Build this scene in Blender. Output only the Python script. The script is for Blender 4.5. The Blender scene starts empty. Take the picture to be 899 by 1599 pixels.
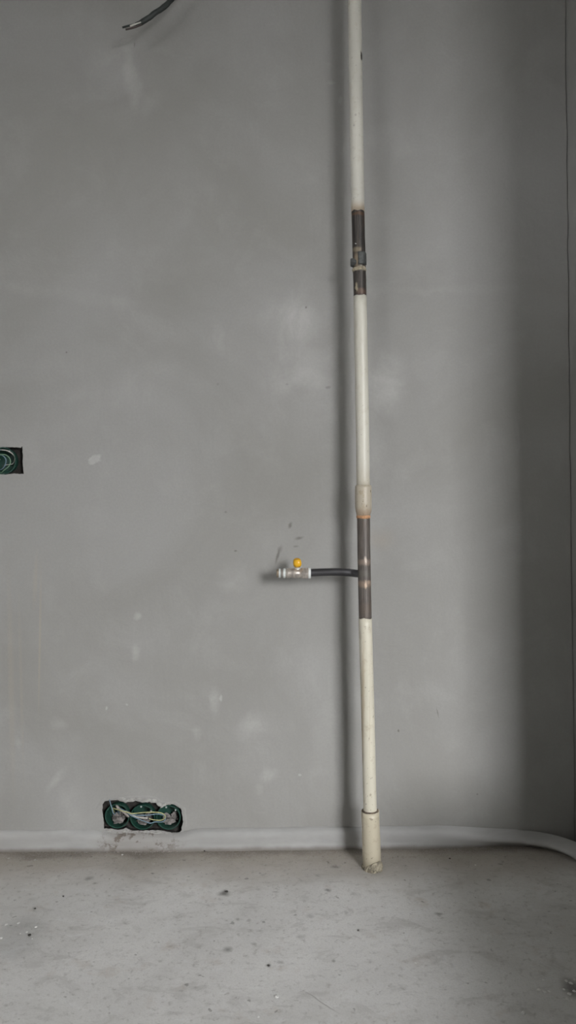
import bpy, bmesh, math, random
from mathutils import Vector, Matrix, noise
from mathutils.geometry import tessellate_polygon
PI = math.pi
R = math.radians
S = bpy.context.scene
col = S.collection

# ------------------------------------------------------------------ camera
F = 1200.0                       # focal length in pixels of the 899x1599 frame
PITCH, ROLL, DIST = 1.6, -0.62, 1.98
CAM_H = DIST * math.tan(math.atan((1322 - 799.5) / F) + R(PITCH))
CAM = Vector((0, -DIST, CAM_H))
cam_rot = Matrix.Rotation(R(90 - PITCH), 4, 'X') @ Matrix.Rotation(R(ROLL), 4, 'Z')
cd = bpy.data.cameras.new('camera')
cd.sensor_fit = 'VERTICAL'; cd.sensor_height = 24.0; cd.lens = 24.0 * F / 1599.0
cd.clip_start = 0.05; cd.clip_end = 50
cam = bpy.data.objects.new('camera', cd); col.objects.link(cam)
cam.matrix_world = Matrix.Translation(CAM) @ cam_rot
S.camera = cam

def at(px, py, Y=0.0):
    """World point seen at photo pixel (px, py) on the vertical plane y = Y."""
    d = cam_rot.to_3x3() @ Vector((px - 449.5, 799.5 - py, -F))
    return CAM + d * ((Y - CAM.y) / d.y)

def on_floor(px, py, z=0.0):
    d = cam_rot.to_3x3() @ Vector((px - 449.5, 799.5 - py, -F))
    return CAM + d * ((z - CAM.z) / d.z)

# ------------------------------------------------------------------ light
S.view_settings.view_transform = 'Standard'
S.view_settings.look = 'None'
S.view_settings.gamma = 1.0
S.view_settings.use_curve_mapping = False
S.view_settings.exposure = 3.78

WX0, WX1, WZ0, WZ1 = 1.40, 2.64, 0.82, 2.42      # window in the wall behind the camera
LY0, LY1, LZ0, LZ1 = -3.75, -1.95, 1.84, 2.17      # added fill window in the left wall, unseen, lifts the ambient light
REAR, STUB, CEIL = -4.2, 0.63, 2.72
LEFT, RIGHT = -1.75, 3.2

w = bpy.data.worlds.new('overcast_sky'); S.world = w; w.use_nodes = True
nt = w.node_tree; nt.nodes.clear()
out = nt.nodes.new('ShaderNodeOutputWorld'); bg = nt.nodes.new('ShaderNodeBackground')
tc = nt.nodes.new('ShaderNodeTexCoord'); sx = nt.nodes.new('ShaderNodeSeparateXYZ')
rp = nt.nodes.new('ShaderNodeValToRGB'); mr = nt.nodes.new('ShaderNodeMapRange')
nt.links.new(tc.outputs['Generated'], sx.inputs[0])
mr.inputs[1].default_value = -1; mr.inputs[2].default_value = 1
nt.links.new(sx.outputs['Z'], mr.inputs[0]); nt.links.new(mr.outputs[0], rp.inputs[0])
el = rp.color_ramp.elements
el[0].position = 0.40; el[0].color = (0.05, 0.049, 0.047, 1)
el[1].position = 0.60; el[1].color = (0.995, 0.995, 1.0, 1)
e = el.new(0.50); e.color = (0.36, 0.36, 0.363, 1)
e = el.new(0.78); e.color = (1.59, 1.59, 1.61, 1)
nt.links.new(rp.outputs[0], bg.inputs[0]); bg.inputs[1].default_value = 3.0
nt.links.new(bg.outputs[0], out.inputs[0])

pd = bpy.data.lights.new('window_daylight', 'AREA'); pd.shape = 'RECTANGLE'
pd.size = WX1 - WX0 + .3; pd.size_y = WZ1 - WZ0 + .3
pd.cycles.is_portal = True
po = bpy.data.objects.new('window_daylight', pd); col.objects.link(po)
po.location = ((WX0 + WX1) / 2, REAR - 0.26, (WZ0 + WZ1) / 2)
po.rotation_euler = (R(90), 0, 0)            # -Z of the light looks to +Y, into the room
pd2 = bpy.data.lights.new('added_fill_daylight', 'AREA'); pd2.shape = 'RECTANGLE'  # portal of the added fill window
pd2.size = LY1 - LY0 + .2; pd2.size_y = LZ1 - LZ0 + .2; pd2.cycles.is_portal = True
po2 = bpy.data.objects.new('added_fill_daylight', pd2); col.objects.link(po2)
po2.location = (LEFT - 0.16, (LY0 + LY1) / 2, (LZ0 + LZ1) / 2); po2.rotation_euler = (R(90), 0, R(-90))
S.cycles.max_bounces = 10; S.cycles.diffuse_bounces = 6

# ------------------------------------------------------------------ node helpers
OFF = Vector((0, 0, 0))     # location of the parent of the part being shaded
class Mat:
    def __init__(s, name, rough=0.8, metal=0.0, spec=0.5):
        s.m = bpy.data.materials.new(name); s.m.use_nodes = True
        s.t = s.m.node_tree; s.b = s.t.nodes['Principled BSDF']
        s.b.inputs['Roughness'].default_value = rough
        s.b.inputs['Metallic'].default_value = metal
        s.b.inputs['Specular IOR Level'].default_value = spec
        s.tc = s.t.nodes.new('ShaderNodeTexCoord')
        s.co = s.tc.outputs['Object']
    def n(s, kind, **kw):
        x = s.t.nodes.new(kind)
        for k, v in kw.items(): setattr(x, k, v)
        return x
    def lk(s, a, b):
        if hasattr(a, 'bl_idname') or hasattr(a, 'type'): s.t.links.new(a, b)
        else: b.default_value = a
    def math(s, op, a, b=0.0, clamp=False):
        x = s.n('ShaderNodeMath', operation=op, use_clamp=clamp)
        s.lk(a, x.inputs[0]); s.lk(b, x.inputs[1]); return x.outputs[0]
    def vec(s, op, a, b):
        x = s.n('ShaderNodeVectorMath', operation=op); s.lk(a, x.inputs[0]); s.lk(b, x.inputs[1])
        return x.outputs['Value'] if op == 'LENGTH' else x.outputs[0]
    def noise(s, scale, detail=4, rough=0.55, co=None, stretch=None, dist=0.0, color=False):
        x = s.n('ShaderNodeTexNoise')
        c = co or s.co
        if stretch: c = s.vec('MULTIPLY', c, stretch)
        s.t.links.new(c, x.inputs['Vector'])
        x.inputs['Scale'].default_value = scale; x.inputs['Detail'].default_value = detail
        x.inputs['Roughness'].default_value = rough; x.inputs['Distortion'].default_value = dist
        return x.outputs['Color' if color else 'Fac']
    def rng(s, v, a, b, c=0.0, d=1.0, smooth=True):
        x = s.n('ShaderNodeMapRange', interpolation_type='SMOOTHSTEP' if smooth else 'LINEAR')
        s.lk(v, x.inputs[0])
        for i, q in enumerate((a, b, c, d)): x.inputs[i + 1].default_value = q
        return x.outputs[0]
    def mix(s, f, a, b, mode='MIX'):
        x = s.n('ShaderNodeMix', data_type='RGBA', blend_type=mode)
        s.lk(f, x.inputs[0])
        for q, i in ((a, 6), (b, 7)):
            if isinstance(q, tuple): x.inputs[i].default_value = (*q[:3], 1)
            else: s.t.links.new(q, x.inputs[i])
        return x.outputs[2]
    def bump(s, h, strength=0.3, dist=0.002, normal=None):
        x = s.n('ShaderNodeBump'); x.inputs['Strength'].default_value = strength
        x.inputs['Distance'].default_value = dist; s.t.links.new(h, x.inputs['Height'])
        if normal: s.t.links.new(normal, x.inputs['Normal'])
        s.t.links.new(x.outputs[0], s.b.inputs['Normal']); return x.outputs[0]
    def warp(s, scale, amount):
        c = s.noise(scale, 3, 0.6, color=True)
        c = s.vec('SUBTRACT', c, (0.5, 0.5, 0.5))
        c = s.vec('MULTIPLY', c, (amount,) * 3)
        return s.vec('ADD', s.co, c)
    def blob(s, co, c, inv, ang=0.0, axis='Y', soft=0.3):
        """1 inside an ellipse centred at c with radii 1/inv, falling to 0 at its edge."""
        v = s.vec('SUBTRACT', co, tuple(Vector(c) - OFF))
        if ang:
            x = s.n('ShaderNodeVectorRotate', rotation_type=axis + '_AXIS')
            s.t.links.new(v, x.inputs['Vector']); x.inputs['Angle'].default_value = ang; v = x.outputs[0]
        v = s.vec('MULTIPLY', v, inv)
        return s.rng(s.vec('LENGTH', v, (0, 0, 0)), 1.0, soft, 0.0, 1.0)
    def color(s, c):
        if isinstance(c, tuple): s.b.inputs['Base Color'].default_value = (*c, 1)
        else: s.t.links.new(c, s.b.inputs['Base Color'])
        return s

PX = DIST / F           # metres per photo pixel on the back wall

# ------------------------------------------------------------------ materials
def wall_material():
    m = Mat('grey_plaster', 0.75, spec=0.3)
    big = m.noise(1.6, 5, 0.6, dist=0.6); mid = m.noise(7, 6, 0.62, dist=0.4)
    trowel = m.noise(3.2, 5, 0.6, stretch=(1, 1, 0.22), dist=0.5); fine = m.noise(160, 3, 0.7)
    c = m.mix(m.rng(big, 0.3, 0.7), (0.288, 0.283, 0.268), (0.345, 0.343, 0.332))
    c = m.mix(m.rng(mid, 0.48, 0.75, 0, 0.35), c, (0.40, 0.397, 0.385))
    c = m.mix(m.rng(trowel, 0.52, 0.7, 0, 0.20), c, (0.265, 0.262, 0.248))
    co = m.warp(14, 0.045); cof = m.warp(60, 0.008)
    nz = m.rng(mid, 0.35, 0.65, 0.3, 1.0)
    light = None
    L = [(205, 112, 15, 58, .42, 6), (188, 102, 52, 42, .16, 0), (212, 140, 10, 30, .30, 0),
         (455, 505, 66, 50, .55, 0), (448, 560, 120, 140, .22, 0), (480, 590, 44, 34, .34, 0),
         (600, 590, 36, 66, .5, 8), (588, 700, 22, 66, .28, 0), (415, 550, 40, 14, .2, 30),
         (212, 963, 7, 9, .4, 0), (211, 1020, 8, 16, .36, 0), (334, 1098, 9, 24, .34, 0),
         (306, 1145, 10, 10, .28, 0), (400, 1132, 34, 22, .24, 20), (418, 1213, 18, 16, .38, 30),
         (404, 1232, 9, 9, .3, 0), (343, 530, 12, 32, .22, 0), (90, 1130, 16, 12, .28, 0),
         (28, 1163, 8, 12, .26, 0), (88, 1220, 7, 34, .3, -35), (112, 1262, 24, 44, .26, 0),
         (700, 452, 110, 8, .16, 0), (160, 640, 130, 60, .07, 20), (100, 460, 130, 14, .14, -8),
         (500, 1180, 26, 130, .10, 0), (716, 1000, 16, 120, .12, 0), (370, 905, 30, 26, .16, 0),
         (480, 1060, 40, 70, .12, 0), (700, 60, 40, 160, .05, 0), (533, 158, 5, 7, .4, 0), (515, 128, 8, 4, .34, 0)]
    for px, py, rx, rz, st, an in L:
        b = m.blob(co, at(px, py), (1 / (rx * PX * 1.25), 0, 1 / (rz * PX * 1.25)), R(an), soft=0.05)
        b = m.math('MULTIPLY', b, st)
        light = b if light is None else m.math('MAXIMUM', light, b)
    c = m.mix(m.math('MULTIPLY', light, nz), c, (0.60, 0.595, 0.58))
    hard = m.blob(m.warp(38, 0.022), at(148, 717), (1 / (13 * PX), 0, 1 / (8 * PX)), R(20), soft=0.6)
    for px, py, rx, rz in ((166, 1106, 2.5, 4), (198, 1100, 2, 2), (468, 1210, 4, 3), (345, 1090, 3, 8)):
        hard = m.math('MAXIMUM', hard, m.blob(cof, at(px, py), (1 / (rx * PX), 0, 1 / (rz * PX)), soft=0.3))
    c = m.mix(m.math('MULTIPLY', hard, 0.35), c, (0.62, 0.62, 0.615))
    # drips down the left
    drip = None
    for px0, py0, px1, py1, wd, st in ((54, 860, 70, 1140, 3, .38), (50, 850, 60, 960, 5, .25), (12, 840, 22, 1290, 7, .22), (30, 880, 36, 1250, 4, .16)):
        p = (at(px0, py0) + at(px1, py1)) / 2; d = at(px1, py1) - at(px0, py0)
        b = m.blob(m.co, p, (1 / (wd * PX), 0, 1 / (d.length * .55)), -math.atan2(d.x, -d.z), soft=0.1)
        b = m.math('MULTIPLY', b, st); drip = b if drip is None else m.math('MAXIMUM', drip, b)
    c = m.mix(drip, c, (0.42, 0.365, 0.29))
    # brown and black smudges
    sm = None
    for px, py, rx, rz, an, st in ((453, 820, 3.4, 6.5, -20, .6), (467, 840, 9, 3.4, 15, .55), (462, 853, 6, 2, 0, .4),
            (434, 866, 3, 19, -16, .62), (437, 858, 5, 8, -20, .4), (511, 892, 3, 3, 0, .3), (368, 860, 3, 2, 0, .6), (622, 1141, 2, 3, 0, .7),
            (683, 1113, 1.5, 10, 10, .4), (104, 550, 2, 2, 0, .6), (478, 480, 2, 2, 0, .6), (352, 800, 3, 2, 0, .4),
            (448, 600, 3, 2, 0, .3), (512, 605, 5, 3, 10, .35), (745, 1240, 2, 2, 0, .5), (340, 600, 2.5, 2, 0, .3), (210, 70, 1.5, 5, 0, .4)):
        b = m.blob(cof, at(px, py), (1 / (rx * PX * 1.15), 0, 1 / (rz * PX * 1.15)), R(an), soft=0.1)
        b = m.math('MULTIPLY', b, st); sm = b if sm is None else m.math('MAXIMUM', sm, b)
    c = m.mix(sm, c, (0.085, 0.078, 0.068))
    warm = m.blob(co, at(592, 842), (1 / (34 * PX), 0, 1 / (26 * PX)), soft=0.0)
    c = m.mix(m.math('MULTIPLY', warm, 0.3), c, (0.36, 0.31, 0.25))
    # dirt below the low socket recess
    dn = m.noise(90, 3, 0.7)
    dirt = m.blob(co, at(215, 1306), (1 / (78 * PX), 0, 1 / (16 * PX)), soft=0.2)
    dirt = m.math('MULTIPLY', dirt, m.rng(dn, 0.47, 0.62))
    c = m.mix(m.math('MULTIPLY', dirt, 0.8), c, (0.11, 0.085, 0.065))
    m.color(m.mix(m.rng(fine, 0.35, 0.65, 0, 0.10), c, (0.2, 0.2, 0.195)))
    h = m.math('ADD', m.math('MULTIPLY', mid, 1.0), m.math('MULTIPLY', trowel, 1.8))
    n1 = m.bump(h, 0.35, 0.006); m.bump(fine, 0.12, 0.0006, n1)
    return m.m

def plain_wall_material():
    m = Mat('grey_plaster_plain', 0.8, spec=0.3)
    big = m.noise(1.7, 5, 0.6, dist=0.6); fine = m.noise(120, 3, 0.7)
    m.color(m.mix(m.rng(big, 0.3, 0.7), (0.70, 0.70, 0.685), (0.78, 0.78, 0.77)))
    m.bump(fine, 0.12, 0.0006); return m.m

def floor_material():
    m = Mat('rough_concrete_floor', 0.8, spec=0.3)
    big = m.noise(1.9, 5, 0.6, dist=0.8); mid = m.noise(8, 6, 0.65, dist=0.5)
    fine = m.noise(70, 4, 0.7); grit = m.noise(260, 2, 0.6); sweep = m.noise(4, 5, 0.6, stretch=(0.35, 1.3, 1), dist=0.7)
    c = m.mix(m.rng(big, 0.3, 0.7), (0.57, 0.565, 0.55), (0.74, 0.737, 0.725))
    c = m.mix(m.rng(mid, 0.5, 0.75, 0, 0.45), c, (0.70, 0.70, 0.69))
    c = m.mix(m.rng(sweep, 0.52, 0.75, 0, 0.45), c, (0.42, 0.41, 0.385))
    cl = m.noise(17, 5, 0.7, stretch=(0.7, 1.2, 1), dist=0.6)
    c = m.mix(m.rng(cl, 0.36, 0.48, 0.32, 0), c, (0.36, 0.35, 0.335))
    c = m.mix(m.rng(cl, 0.55, 0.70, 0, 0.40), c, (0.76, 0.77, 0.77))
    brown = m.noise(13, 4, 0.65)
    c = m.mix(m.rng(brown, 0.56, 0.78, 0, 0.5), c, (0.45, 0.385, 0.33))
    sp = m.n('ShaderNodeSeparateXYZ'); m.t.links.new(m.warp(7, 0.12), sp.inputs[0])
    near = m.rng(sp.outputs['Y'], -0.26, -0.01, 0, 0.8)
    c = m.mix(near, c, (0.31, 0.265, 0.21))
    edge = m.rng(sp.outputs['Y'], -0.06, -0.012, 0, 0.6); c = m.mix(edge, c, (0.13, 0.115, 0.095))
    def fb(co, px, py, rx, ry, an=0, soft=0.1):
        p = on_floor(px, py); k = (p.y + DIST) / F
        q = on_floor(px, py - ry) - on_floor(px, py + ry)
        return m.blob(co, p, (1 / (rx * k), 1 / (abs(q.y) / 2), 0), R(an), 'Z', soft)
    co = m.warp(12, 0.05); cof = m.warp(50, 0.014)
    pale = fb(m.warp(6, 0.04), 128, 1386, 78, 34, soft=0.86)
    c = m.mix(m.math('MULTIPLY', pale, 0.25), c, (0.64, 0.64, 0.63))
    dk = fb(m.warp(9, 0.07), 28, 1462, 54, 42, soft=0.5)
    c = m.mix(m.math('MULTIPLY', dk, 0.30), c, (0.30, 0.305, 0.30))
    for px, py, rx, ry, st in ((540, 1420, 150, 40, .22), (600, 1560, 120, 40, .22), (330, 1450, 180, 40, .16), (120, 1550, 160, 50, .18), (520, 1380, 80, 14, .2)):
        c = m.mix(m.math('MULTIPLY', fb(co, px, py, rx, ry, 0, 0.0), st), c, (0.68, 0.68, 0.67))
    sm = None
    for px, py, rx, ry, st in ((350, 1394, 12, 5, .75), (356, 1482, 9, 6, .6), (139, 1371, 9, 4, .5), (147, 1379, 4, 2, .5), (397, 1473, 6, 4, .4),
            (419, 1508, 5, 4, .7), (438, 1502, 7, 4, .4), (512, 1389, 7, 3, .6), (685, 1426, 9, 3, .55), (372, 1434, 4, 3, .35), (388, 1435, 4, 3, .35),
            (430, 1391, 6, 2, .35), (559, 1453, 3, 3, .7), (521, 1500, 4, 3, .5), (205, 1517, 3, 4, .3), (893, 1542, 20, 20, .75), (470, 1462, 9, 5, .25), (484, 1430, 8, 5, .25),
            (523, 1353, 10, 3, .5), (540, 1425, 3, 4, .3), (767, 1483, 3, 3, .4), (410, 1365, 5, 2, .3), (310, 1543, 16, 5, .2)):
        b = m.math('MULTIPLY', fb(cof, px, py, rx * 1.2, ry * 1.2, 0, 0.1), st)
        sm = b if sm is None else m.math('MAXIMUM', sm, b)
    c = m.mix(sm, c, (0.085, 0.078, 0.07))
    a, b_ = on_floor(466, 1543), on_floor(536, 1586); d = b_ - a
    scr = m.blob(m.warp(20, 0.012), (a + b_) / 2, (1 / (d.length * .55), 1 / 0.0022, 0), -math.atan2(d.y, d.x), 'Z', 0.3)
    c = m.mix(m.math('MULTIPLY', scr, 0.4), c, (0.10, 0.09, 0.08))
    c = m.mix(m.rng(fine, 0.52, 0.78, 0, 0.5), c, (0.18, 0.165, 0.15))
    c = m.mix(m.rng(m.noise(42, 2, 0.5), 0.69, 0.74, 0, 0.5), c, (0.10, 0.095, 0.085))
    c = m.mix(m.rng(m.noise(33, 2, 0.5), 0.71, 0.76, 0, 0.5), c, (0.6, 0.6, 0.58))
    m.color(m.mix(m.rng(grit, 0.4, 0.7, 0, 0.28), c, (0.5, 0.49, 0.47)))
    h = m.math('ADD', mid, m.math('MULTIPLY', fine, 0.25))
    n1 = m.bump(h, 0.35, 0.006); m.bump(grit, 0.25, 0.0006, n1)
    return m.m

def cove_material():
    m = Mat('pale_skirting_plaster', 0.65, spec=0.35)
    mid = m.noise(9, 5, 0.6, stretch=(0.4, 1, 1)); fine = m.noise(90, 3, 0.7); dn = m.noise(38, 4, 0.7)
    c = m.mix(m.rng(mid, 0.35, 0.7), (0.34, 0.338, 0.33), (0.44, 0.44, 0.435))
    co = m.warp(14, 0.03)
    dirt = m.blob(co, at(215, 1312), (1 / (88 * PX), 0, 1 / (26 * PX)), soft=0.35)
    lft = m.blob(co, at(20, 1312), (1 / (120 * PX), 0, 1 / (40 * PX)), soft=0.2)
    c = m.mix(m.math('MULTIPLY', lft, 0.35), c, (0.27, 0.26, 0.245))
    c = m.mix(m.math('MULTIPLY', dirt, 0.35), c, (0.25, 0.225, 0.2))
    c = m.mix(m.math('MULTIPLY', m.math('MULTIPLY', dirt, m.rng(dn, 0.52, 0.62)), 0.85), c, (0.13, 0.105, 0.085))
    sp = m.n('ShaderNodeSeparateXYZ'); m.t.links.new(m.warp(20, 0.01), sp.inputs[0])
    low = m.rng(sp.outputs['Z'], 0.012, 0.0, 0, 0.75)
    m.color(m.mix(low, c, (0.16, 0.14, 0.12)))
    m.bump(m.math('ADD', mid, m.math('MULTIPLY', fine, 0.15)), 0.3, 0.003); return m.m

def simple(name, rgb, rough=0.6, metal=0.0, spec=0.5, vary=0.25, scale=40, bump=0.1, stretch=None):
    m = Mat(name, rough, metal, spec)
    n = m.noise(scale, 4, 0.6, stretch=stretch)
    lo = tuple(v * (1 - vary) for v in rgb); hi = tuple(min(1, v * (1 + vary)) for v in rgb)
    m.color(m.mix(m.rng(n, 0.3, 0.7), lo, hi)); m.bump(n, bump, 0.001); return m.m

def paint_material(name, base, dirt_amt):
    m = Mat(name, 0.42, spec=0.5)
    big = m.noise(9, 4, 0.6, stretch=(1, 1, 0.35)); n = m.noise(45, 4, 0.7); sp = m.noise(120, 2, 0.5)
    c = m.mix(m.rng(big, 0.3, 0.7), tuple(v * 0.9 for v in base), base)
    c = m.mix(m.rng(n, 0.52, 0.75, 0, dirt_amt), c, (0.36, 0.29, 0.19))
    c = m.mix(m.rng(sp, 0.66, 0.74, 0, dirt_amt * 1.2), c, (0.18, 0.14, 0.10))
    return m, c

def steel_material(name, dark, mid_c, rust, extra=()):
    m = Mat(name, 0.48, 0.25, 0.5)
    st = m.noise(1, 4, 0.7, stretch=(420, 420, 14)); rn = m.noise(26, 4, 0.65, stretch=(1, 1, 0.5))
    c = m.mix(m.rng(st, 0.35, 0.68), dark, mid_c)
    c = m.mix(m.rng(rn, 0.48, 0.7, 0, 0.6), c, rust)
    co = m.warp(70, 0.012)
    for p, rx, rz, rgb, stg in extra:
        b = m.blob(co, p, (1 / rx, 0, 1 / rz), soft=0.3)
        c = m.mix(m.math('MULTIPLY', b, stg), c, rgb)
    m.color(c); m.bump(st, 0.25, 0.0006); return m.m

# ------------------------------------------------------------------ object helpers
def tag(o, label=None, cat=None, group=None, kind=None):
    for k, v in (('label', label), ('category', cat), ('group', group), ('kind', kind)):
        if v: o[k] = v
    return o

def link(name, me, mat, parent=None, smooth=False):
    if mat: me.materials.append(mat)
    if smooth:
        for p in me.polygons: p.use_smooth = True
    o = bpy.data.objects.new(name, me); col.objects.link(o)
    if parent: o.parent = parent; o.matrix_parent_inverse = Matrix.Translation(-Vector(parent.location)) if False else Matrix.Identity(4)
    return o

def mesh(name, vs, fs, mat, parent=None, smooth=False):
    """Vertices are given in world space; children are shifted so their parent's location is honoured."""
    off = Vector((0, 0, 0))
    if parent:
        q = parent
        while q: off += Vector(q.location); q = q.parent
    me = bpy.data.meshes.new(name)
    me.from_pydata([tuple(Vector(v) - off) for v in vs], [], fs); me.update()
    me.validate()
    bm = bmesh.new(); bm.from_mesh(me); bmesh.ops.recalc_face_normals(bm, faces=bm.faces); bm.to_mesh(me); bm.free()
    o = link(name, me, mat, parent, smooth)
    return o

def empty(name, loc, label, cat, group=None):
    o = bpy.data.objects.new(name, None); col.objects.link(o); o.location = loc
    o.empty_display_size = 0.02
    return tag(o, label, cat, group)

def frames(pts):
    pts = [Vector(p) for p in pts]; n = len(pts); T = []
    for i in range(n):
        d = pts[min(i + 1, n - 1)] - pts[max(i - 1, 0)]; T.append(d.normalized())
    u = T[0].orthogonal().normalized(); fr = []
    for t in T:
        u = (u - t * u.dot(t)).normalized(); fr.append((t, u, t.cross(u)))
    return fr

def tube(pts, rad, seg=24, caps=True, jag=(0, 0), wall=None, seed=0, rough=0.0):
    """Swept circle. rad: number or one per point. jag: ragged ends (start, end) in metres."""
    fr = frames(pts); n = len(pts); vs = []; fs = []
    for i, (p, (t, u, v)) in enumerate(zip(pts, fr)):
        r = rad[i] if isinstance(rad, (list, tuple)) else rad
        for k in range(seg):
            a = 2 * PI * k / seg; q = Vector(p) + (u * math.cos(a) + v * math.sin(a)) * r
            if rough: q += (u * math.cos(a) + v * math.sin(a)) * noise.noise(q * 90 + Vector((seed, 0, 0))) * rough
            for which, j in ((0, jag[0]), (1, jag[1])):
                if j and i == (0, n - 1)[which]:
                    s = noise.noise(Vector((math.cos(a) * 2.2, math.sin(a) * 2.2, seed + which * 7))) + 0.6 * noise.noise(Vector((math.cos(a) * 7, math.sin(a) * 7, seed + 3)))
                    q += t * s * j
            vs.append(q)
    for i in range(n - 1):
        for k in range(seg):
            a, b = i * seg + k, i * seg + (k + 1) % seg
            fs.append((a, b, b + seg, a + seg))
    if caps:
        fs.append(tuple(range(seg))[::-1]); fs.append(tuple((n - 1) * seg + k for k in range(seg)))
    return vs, fs

def spline(ctrl, n=8):
    P = [Vector(p) for p in ctrl]; P = [P[0] * 2 - P[1]] + P + [P[-1] * 2 - P[-2]]; o = []
    for i in range(1, len(P) - 2):
        a, b, c, d = P[i - 1:i + 3]
        for k in range(n):
            t = k / n
            o.append(0.5 * ((2 * b) + (c - a) * t + (2 * a - 5 * b + 4 * c - d) * t * t + (3 * b - a - 3 * c + d) * t ** 3))
    o.append(P[-2]); return o

def merge(*parts):
    vs, fs = [], []
    for v, f in parts:
        o = len(vs); vs += list(v); fs += [tuple(i + o for i in q) for q in f]
    return vs, fs

def box(c, s, rot=0.0):
    c = Vector(c); vs = []
    for z in (-1, 1):
        for x, y in ((-1, -1), (1, -1), (1, 1), (-1, 1)):
            X, Y = x * s[0] / 2, y * s[1] / 2
            vs.append(c + Vector((X * math.cos(rot) - Y * math.sin(rot), X * math.sin(rot) + Y * math.cos(rot), z * s[2] / 2)))
    return vs, [(0, 3, 2, 1), (4, 5, 6, 7), (0, 1, 5, 4), (1, 2, 6, 5), (2, 3, 7, 6), (3, 0, 4, 7)]

def lump(c, r, seed=0, squash=(1, 1, 1), amt=0.35, sub=2):
    bm = bmesh.new(); bmesh.ops.create_icosphere(bm, subdivisions=sub, radius=1.0)
    for v in bm.verts:
        k = 1 + amt * noise.noise(v.co * 1.7 + Vector((seed * 3.1, seed, 0)))
        v.co = Vector((v.co.x * squash[0], v.co.y * squash[1], v.co.z * squash[2])) * r * k
    vs = [Vector(c) + v.co for v in bm.verts]; fs = [tuple(v.index for v in f.verts) for f in bm.faces]
    bm.free(); return vs, fs

M_wall = wall_material(); M_plain = plain_wall_material(); M_floor = floor_material(); M_cove = cove_material()
M_raw = simple('raw_masonry', (0.03, 0.027, 0.024), 0.95, vary=0.5, scale=60, bump=0.5)
M_dull = simple('grey_undercoat', (0.31, 0.308, 0.295), 0.85, vary=0.1, scale=2, bump=0.05)
M_chip = simple('broken_plaster', (0.36, 0.355, 0.34), 0.9, vary=0.2, scale=90, bump=0.4)

# ------------------------------------------------------------------ back wall with its two recesses
def ragged(pts, seed, amp, step=0.004):
    o = []
    for i, p in enumerate(pts):
        q = pts[(i + 1) % len(pts)]; a, b = at(*p), at(*q); n = max(1, int((b - a).length / step))
        for k in range(n):
            v = a.lerp(b, k / n); v.x += noise.noise(v * 140 + Vector((seed, 0, 0))) * amp; v.z += noise.noise(v * 140 + Vector((0, 5, seed))) * amp
            o.append(v)
    return o
low_px = [(160.2, 1251), (172, 1249), (183, 1250), (197, 1253.5), (203, 1251), (213, 1251), (223, 1253), (235, 1252.5), (243, 1254),
          (250, 1258), (252, 1261), (257, 1257), (269, 1256), (280, 1259), (283, 1265), (285.5, 1282), (283, 1296), (279, 1301),
          (262, 1299), (246, 1296), (230, 1297), (213, 1297), (204, 1296), (197, 1293), (186, 1296), (171, 1294), (163, 1293), (162, 1282), (160, 1267)]
high_px = [(-32, 698.5), (-10, 698.5), (10, 698.5), (33, 699), (34.5, 696.5), (35, 700), (35, 706), (36, 712), (35, 720), (36, 730), (37.2, 740),
           (30, 740), (22, 739.5), (8, 741), (-10, 740), (-32, 741)]
hole_low = ragged(low_px, 3, 0.0022); hole_high = ragged(high_px, 9, 0.0010)
XR = at(888, 900).x
corner_px = [(882.6, 0), (882, 90), (884, 170), (885, 300), (886.5, 450), (888.5, 640), (890.5, 800), (892.5, 960), (895, 1100), (896.5, 1250), (897, 1330)]
# right edge of the wall: the joint with the right wall wanders a little
edge = [at(*p) for p in corner_px]
edge = [Vector((edge[0].x, 0, CEIL))] + edge; edge[-1].z = 0.0
fine_edge = []
for a, b in zip(edge, edge[1:]):
    for k in range(8):
        v = a.lerp(b, k / 8); v.x += noise.noise(Vector((0, 0, v.z * 14))) * 0.0022 + noise.noise(Vector((2, 0, v.z * 60))) * 0.0008; fine_edge.append(v)
fine_edge.append(edge[-1])
outer = [Vector((LEFT, 0, 0)), Vector((LEFT, 0, CEIL))] + fine_edge
loops = [outer, hole_low, hole_high]
flat = [v for l in loops for v in l]
tris = tessellate_polygon(loops)
vs = [v.copy() for v in flat]; fs = [tuple(t) for t in tris]
n0 = len(vs); dep = 0.05
o_ = len(outer)
vs += [v + Vector((0, 0.012, 0)) for v in outer]       # rim of the slab
for i in range(o_): j = (i + 1) % o_; fs.append((i, j, n0 + j, n0 + i))
wall_back = mesh('wall_back', vs, fs, M_wall); tag(wall_back, kind='structure')
v, f = box(((LEFT + RIGHT) / 2, 0.085, CEIL / 2), (RIGHT - LEFT + .3, 0.05, CEIL + .3)); mesh('backing', v, f, M_raw, wall_back)
def recess(name, loop, depth, circles):
    """Ragged sides, and a rough mortar bed with round openings for the boxes."""
    n = len(loop); vs = [v + Vector((0, 0.0001, 0)) for v in loop]; fs = []
    m = sum(loop, Vector()) / n
    inner = [Vector((m.x + (v.x - m.x) * 1.06, depth, m.z + (v.z - m.z) * 1.16)) for v in loop]
    vs += inner
    for i in range(n): j = (i + 1) % n; fs.append((i, j, n + j, n + i))
    rings = [[at(px, py, 0.004) * 1 + Vector((math.cos(2 * PI * k / 28) * r * PX * .97, depth - .004, math.sin(2 * PI * k / 28) * r * PX * .97)) for k in range(28)] for px, py, r in circles]
    flat = inner + [v for l in rings for v in l]
    o = len(vs) - n; vs += flat[n:]
    fs += [tuple(o + k for k in t) for t in tessellate_polygon([inner] + rings)]
    return mesh(name, vs, fs, M_raw, wall_back)
recess('recess', hole_low, 0.024, [(182.8, 1274.6, 19.4), (222.6, 1276.3, 19.8), (262.8, 1276.6, 19.4)]); recess('recess', hole_high, 0.024, [(4, 719.5, 21.3)])

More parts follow.
